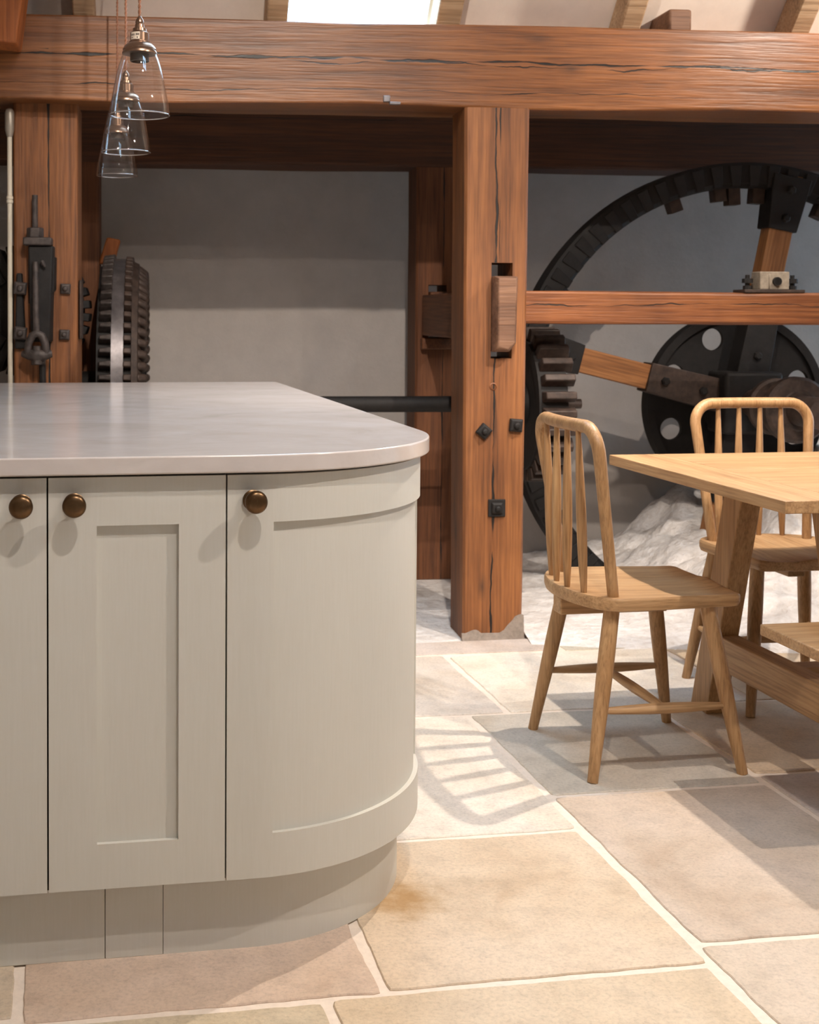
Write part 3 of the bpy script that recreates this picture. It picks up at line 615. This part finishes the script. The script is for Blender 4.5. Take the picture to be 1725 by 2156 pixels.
def curved_cabinet(name, label, mirror):
    c = thing(name, label, 'cabinet', (0,0,0), ISL)
    mb = MB()
    pts = plan(VF+.024, RD-.024, .288, CU, 90, BACK-CV, 40, mirror)
    poly = [(u, v) for u, v, _, _ in pts]+[((.288 if not mirror else 2*MID-.288), BACK)]
    mb.prism(poly, .14, .878); mb.build('carcass', M_gap, c, 30)
    mb = MB(); e = .372
    slab_on(mb, plan(VF, RD, .2885, CU, math.degrees((e-CU)/RD), 0, 8, mirror), -.022, 0, ZD0, ZD1)
    a0 = math.degrees((e-CU)/RD)
    def arc(d0, d1, tail=0, n=40):
        pts = [(CU+RD*math.sin(math.radians(d0+(d1-d0)*i/n)), CV-RD*math.cos(math.radians(d0+(d1-d0)*i/n)), math.sin(math.radians(d0+(d1-d0)*i/n)), -math.cos(math.radians(d0+(d1-d0)*i/n))) for i in range(n+1)]
        return [(2*MID-u, v, -nu, nv) for u, v, nu, nv in pts] if mirror else pts
    slab_on(mb, arc(a0, 84), -.022, 0, ZD1-.085, ZD1); slab_on(mb, arc(a0, 84), -.022, 0, ZD0, ZD0+.080)
    slab_on(mb, arc(84, 95, n=6), -.022, 0, ZD0, ZD1)
    d = mb.build('door', M_paint, c, 30)
    slab_on(MB(), arc(a0-.5, 84.5), -.02, -.0095, ZD0+.076, ZD1-.081).build('door_panel', M_paint, d, 30)
    knob(d, .333 if not mirror else 2*MID-.333, VF, .828, math.radians(5 if not mirror else -5))
    # side panel along the long side
    su = CU+RD; y0, y1 = CV+.04, BACK
    x0, x1 = (su-.022, su) if not mirror else (2*MID-su, 2*MID-su+.022)
    mb = MB(); n = 3; W_ = (y1-y0)/n
    for k in range(n):
        a, b = y0+k*W_+.0015, y0+(k+1)*W_-.0015
        mb.box(x0, x1, a, a+.083, ZD0, ZD1); mb.box(x0, x1, b-.083, b, ZD0, ZD1); mb.box(x0, x1, a+.083, b-.083, ZD1-.085, ZD1); mb.box(x0, x1, a+.083, b-.083, ZD0, ZD0+.08)
    mb.build('side_panel', M_paint, c, 30)
    m_ = .0095; MB().box(x0, x1-m_ if not mirror else x1, y0+.05, y1-.05, ZD0+.05, ZD1-.05).build('side_infill', M_paint, c, 30) if not mirror else MB().box(x0+m_, x1, y0+.05, y1-.05, ZD0+.05, ZD1-.05).build('side_infill', M_paint, c, 30)
    pts = plan(2.282, CV-2.282, .1795 if not mirror else .29, CU, 90, BACK-CV-.05, 40, mirror)
    slab_on(MB(), pts, -.018, 0, 0, .14).build('plinth_board', M_paint, c, 30)
    return c
curved_cabinet('curved_cabinet', 'sage grey curved end cabinet with a bowed shaker door beside the post', False)
curved_cabinet('curved_cabinet', 'sage grey curved cabinet at the island end cut off by the left edge', True)
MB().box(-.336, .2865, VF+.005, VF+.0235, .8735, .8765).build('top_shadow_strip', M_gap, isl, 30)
pts = plan(2.222, CV-2.222, MID, CU, 90, 0, 48)
poly = [(u, v) for u, v, _, _ in pts]+[(CU+CV-2.222, 4.53), (2*MID-CU-CV+2.222, 4.53)]+[(2*MID-u, v) for u, v, _, _ in reversed(pts[1:])]
wt = thing('worktop', 'pale veined stone worktop with a rounded corner on the island', 'worktop', (0,0,0), ISL)
MB().prism(poly, .8785, .91).build('slab', M_top_q, wt, 30, .003, 3)
# ------------------------------------------------------------------ pendants
def pendant(px, py, Y, label):
    p = at(px, py, Y); t = thing('pendant_light', label, 'lamp', (p.x, Y, p.z), .4, 'glass bell pendants above the island')
    K = 1.0; H = .139
    prof = [(.0355,H),(.0375,H-.004),(.044,H-.022),(.051,H-.047),(.0575,H-.078),(.0625,H-.105),(.0657,H-.127),(.0668,.0)]
    def sm(pr, n=5):
        out = []
        for i in range(len(pr)-1):
            a, b, c, d = pr[max(i-1,0)], pr[i], pr[i+1], pr[min(i+2,len(pr)-1)]
            for k in range(n):
                u = k/n; f = lambda j: .5*(2*b[j]+(c[j]-a[j])*u+(2*a[j]-5*b[j]+4*c[j]-d[j])*u*u+(3*b[j]-a[j]-3*c[j]+d[j])*u**3); out.append((f(0), f(1)))
        return out+[pr[-1]]
    o = sm(prof)
    MB().lathe(o+[(r-.0018, h) for r, h in reversed(o)], 72, loop=True, cap=False).build('glass_shade', M_glass, t, 60)
    ring = [(.0659+.0014*math.cos(2*PI*k/10), .0006+.0014*math.sin(2*PI*k/10)) for k in range(10)]
    MB().lathe(ring, 72, loop=True, cap=False).build('glass_rim', M_rim, t, 60)
    MB().lathe([(.0385,H-.004),(.0385,H-.001),(.0365,H+.003),(.0372,H+.006),(.034,H+.012),(.028,H+.018),(.0235,H+.020),(.0235,H+.0225),(.0205,H+.024),(.0190,H+.024)], 48).build('gallery_cap', M_copper, t, 30)
    hb = [(.0205,H+.024),(.0205,H+.042),(.0195,H+.043),(.0155,H+.046),(.0150,H+.052),(.0105,H+.054),(.0100,H+.061),(.0085,H+.062),(.0095,H+.066),(.008,H+.072),(.0045,H+.077),(.003,H+.080)]
    n = 40; rs = []
    for r, h in hb:
        rs.append([((r*(1-.035*(k % 2)*(H+.02 < h < H+.062)))*math.cos(2*PI*k/n), (r*(1-.035*(k % 2)*(H+.02 < h < H+.062)))*math.sin(2*PI*k/n), h) for k in range(n)])
    hd = MB().rings(rs).build('lampholder', M_copper, t, 25)
    MB().lathe([(.021,H-.004),(.021,H-.020),(.018,H-.021),(.018,H-.006)], 32, loop=True, cap=False).build('shade_ring', M_dark, t)
    # cord up to the roof
    top = SL+(.27-(-(p.x-OF.x)*math.sin(FA)+(Y-OF.y)*math.cos(FA)))+.03-p.z
    z0 = H+.078; mb = MB(); n = int((top-z0)/.0032)
    for ph in (0, PI):
        mb.tube([(.0019*math.cos(ph+z*2*PI/.024), .0019*math.sin(ph+z*2*PI/.024), z0+z) for z in [(top-z0)*i/n for i in range(n+1)]], .0019, 6)
    mb.build('flex', M_cord, t, 60)
    return t, hd, H
t, hd, H = pendant(294, 243, 2.865, 'nearest and largest looking clear glass bell pendant with a small sticker')
pendant(265, 321, 3.471, 'middle clear glass bell pendant partly behind the nearest one')
pendant(247, 370, 4.149, 'farthest and lowest looking clear glass bell pendant of the row')
st = MB(); rs = []
a0, a1 = -PI/2-.4-1.0, -PI/2-.4+.12
for i in range(9):
    a = a0+(a1-a0)*i/8; rs.append([(.0209*math.cos(a), .0209*math.sin(a), H+.0255), (.0209*math.cos(a), .0209*math.sin(a), H+.0415)])
vs = [p for r in rs for p in r]; st.add(vs, [(2*i, 2*i+2, 2*i+3, 2*i+1) for i in range(8)])
so = st.build('sticker', M_stick, hd, 60)
ink = MB()
def mark(f0, f1, z0, z1):
    A0 = a0+(a1-a0)*f0; A1 = a0+(a1-a0)*f1; r = .02105
    ink.add([(r*math.cos(A0), r*math.sin(A0), H+z0), (r*math.cos(A1), r*math.sin(A1), H+z0), (r*math.cos(A1), r*math.sin(A1), H+z1), (r*math.cos(A0), r*math.sin(A0), H+z1)], [(0,1,2,3)])
for k in range(5): mark(.06+.095*k, .06+.095*k+.055, .0335, .0375)
mark(.14, .3, .0285, .0300)
for k in range(4): mark(.62+.085*k, .62+.085*k+.06, .0335, .0385)
A = a0+(a1-a0)*.68; B = a0+(a1-a0)*.86; Cc = a0+(a1-a0)*.77; r = .02105
ink.add([(r*math.cos(A), r*math.sin(A), H+.0305), (r*math.cos(B), r*math.sin(B), H+.0305), (r*math.cos(Cc), r*math.sin(Cc), H+.0265)], [(0,1,2)])
io = ink.build('sticker_print', M_ink, hd, 0)
# ------------------------------------------------------------------ dining table, chairs, bench
U0, V0, V1, ZT, TH = 1.588, 2.612, 3.545, .745, .029
tb = thing('dining_table', 'pale oak trestle dining table with splayed legs at the right', 'table', (0,0,0), ISL)
LEN = 2.1
MB().box(U0, U0+.155, V0, V1, ZT-TH, ZT).build('end_board', M_oaky, tb, 30, .002)
MB().box(U0+LEN-.155, U0+LEN, V0, V1, ZT-TH, ZT).build('end_board', M_oaky, tb, 30, .002)
nb_ = 5; w = (V1-V0)/nb_
for k in range(nb_): MB().box(U0+.156, U0+LEN-.156, V0+k*w+.0004, V0+(k+1)*w-.0004, ZT-TH, ZT-random.uniform(0, .0006)).build('plank', M_oakx, tb, 30, .001)
VC = (V0+V1)/2
def leg(u, sgn):
    # outer face leans out towards the floor
    top_v, foot_v = .20, .39
    g = lambda z, o: VC+sgn*(foot_v+(top_v-foot_v)*z/.716+o)
    mb = MB(); w2 = .048
    lo = [(u, g(0,-w2), 0), (u+.062, g(0,-w2), 0), (u+.062, g(0,w2), 0), (u, g(0,w2), 0)]
    hi = [(u, g(.716,-w2), .716), (u+.062, g(.716,-w2), .716), (u+.062, g(.716,w2), .716), (u, g(.716,w2), .716)]
    mb.hexa(lo+hi); return mb.build('leg', M_oakz, tb, 30, .003)
for u in (1.842, U0+LEN-.32):
    for s in (1, -1): leg(u, s)
    MB().box(u+.0005, u+.0615, VC-.34, VC+.34, .15, .245).build('floor_rail', M_oaky, tb, 30, .003)
    MB().box(u-.02, u+.08, VC-.36, VC+.36, .675, .7155).build('bearer', M_oaky, tb, 30, .003)
MB().box(1.86, U0+LEN-.28, VC-.03, VC+.03, .16, .235).build('stretcher', M_oakx, tb, 30, .003)
bn = thing('bench', 'low pale oak bench pushed under the near side of the table', 'bench', (0,0,0), ISL)
MB().box(1.580, 3.5, 2.36, 2.695, .424, .45).build('seat_plank', M_oakx, bn, 30, .003)
for u in (1.95, 3.1):
    for s in (-1, 1):
        MB().hexa([(u,2.53+s*.14-.03,0),(u+.05,2.53+s*.14-.03,0),(u+.05,2.53+s*.14+.03,0),(u,2.53+s*.14+.03,0),(u,2.53+s*.09-.03,.424),(u+.05,2.53+s*.09-.03,.424),(u+.05,2.53+s*.09+.03,.424),(u,2.53+s*.09+.03,.424)]).build('leg', M_oakz, bn, 30, .003)
SZ = .454
def make_chair(loc, rz, label):
    t = thing('dining_chair', label, 'chair', loc, rz, 'spindle back dining chairs')
    # saddled seat
    out = []
    for k in range(25):                                            # rear curve from +y to -y
        a = PI*k/24; out.append((-.115-.110*math.sin(a)**.9, .202*math.cos(a)))
    side = [(-.05,-.200),(.05,-.193),(.15,-.186)]
    fr = [(.185+.022*math.sin(PI/2*i/5), -.186+.022*(1-math.cos(PI/2*i/5))) for i in range(6)]
    front = [(.207+.006*math.cos(PI*y/.33), y) for y in (-.13,-.09,-.045,0,.045,.09,.13)]
    half = side+fr
    out = out+half+front+[(x, -y) for x, y in reversed(half)]
    cx, cy = -.01, 0
    def dish(x, y, k):
        d = .010*(1-k**2)*1.0
        lob = .009*math.exp(-((abs(y)-.10)**2/.004+(x-.16)**2/.012))
        return -d-lob*(1 if k < 1.01 else 0)+.003*math.exp(-(y*y)/.002)*max(0, x)*4
    rs = []
    for (k, z) in ((.93,-.036),(.985,-.032),(1.0,-.022),(1.0,-.006)): rs.append([(cx+(x-cx)*k, cy+(y-cy)*k, SZ+z) for x, y in out])
    for k in (.985,.9,.75,.55,.35,.15): rs.append([(cx+(x-cx)*k, cy+(y-cy)*k, SZ+dish(cx+(x-cx)*k, cy+(y-cy)*k, k)) for x, y in out])
    MB().rings(rs).build('seat', M_oakx, t, 45)
    for s in (1, -1):
        for (fx, fy, tx, ty) in ((-.2, .206, -.130, .150), (.2, .208, .125, .152)):
            a = Vector((fx, s*fy, 0)); b = Vector((tx, s*ty, SZ-.030)); n = 14
            rad = [.0135+.0075*math.sin(min(1, (i/n)/.9)*PI*.62)**1.3 for i in range(n+1)]
            MB().tube([a+(b-a)*i/n for i in range(n+1)], rad, 14).build('leg', M_oakz, t, 60)
    zc = .170; k = zc/(SZ-.03)
    def lp_(fx, fy, tx, ty): return Vector((fx+(tx-fx)*k, fy+(ty-fy)*k, zc))
    mids = []
    for s in (1, -1):
        a = lp_(-.2, s*.206, -.13, s*.15); b = lp_(.2, s*.208, .125, s*.152); n = 14
        MB().tube([a+(b-a)*i/n for i in range(n+1)], [.0075+.0065*math.sin(PI*i/n) for i in range(n+1)], 12).build('stretcher', M_oakx, t, 60); mids.append((a+b)/2)
    a, b = mids; n = 12
    MB().tube([a+(b-a)*i/n for i in range(n+1)], [.0075+.006*math.sin(PI*i/n) for i in range(n+1)], 12).build('stretcher', M_oaky, t, 60)
    # bent back rail
    bx0, by0, bx1, by1, zt, rc = -.132, .160, -.198, .194, .877, .062
    def leanx(z): return bx0+(bx1-bx0)*(z-SZ)/(zt-SZ)
    path = []
    zs = [SZ-.012+(zt-rc-SZ+.012)*i/10 for i in range(11)]
    L_ = [Vector((leanx(z), by0+(by1-by0)*(z-SZ)/(zt-rc-SZ), z)) for z in zs]
    for i in range(1, 9):
        a = PI/2*i/8; z = zt-rc+rc*math.sin(a); L_.append(Vector((leanx(z), by1-rc+rc*math.cos(a), z)))
    mid = [Vector((bx1-.012*math.cos(PI*y/(2*(by1-rc))), y, zt)) for y in [(by1-rc)*(1-2*i/10) for i in range(1, 10)]]
    path = L_+mid+[Vector((p.x, -p.y, p.z)) for p in reversed(L_)]
    rad = [.0145+.0025*min(1, max(0, (p.z-SZ)/(zt-SZ)))**2 for p in path]
    MB().tube(path, rad, 14).build('back_bow', M_bow, t, 60)
    for y in (-.109, -.0365, .0365, .109):
        a = Vector((-.115-.110*math.sqrt(max(0, 1-(y/.202)**2))+.020, y, SZ-.012)); b = Vector((bx1-.010, y*.985, zt-.008)); n = 14
        MB().tube([a+(b-a)*i/n for i in range(n+1)], [.0070+.0060*math.sin(PI*min(1, (i/n)**.8))**1.2 for i in range(n+1)], 12).build('spindle', M_oakz, t, 60)
    MB().box(-.216,.08,-.027,.027,SZ-.078,SZ-.034).build('seat_batten', M_oakx, t, 30, .003)
    return t
make_chair((.942, 3.373, 0), math.radians(9.5), 'pale oak spindle-back chair at the left end of the table')
make_chair((1.535, 3.888, 0), math.radians(-81), 'pale oak spindle-back chair behind the table facing the viewer')
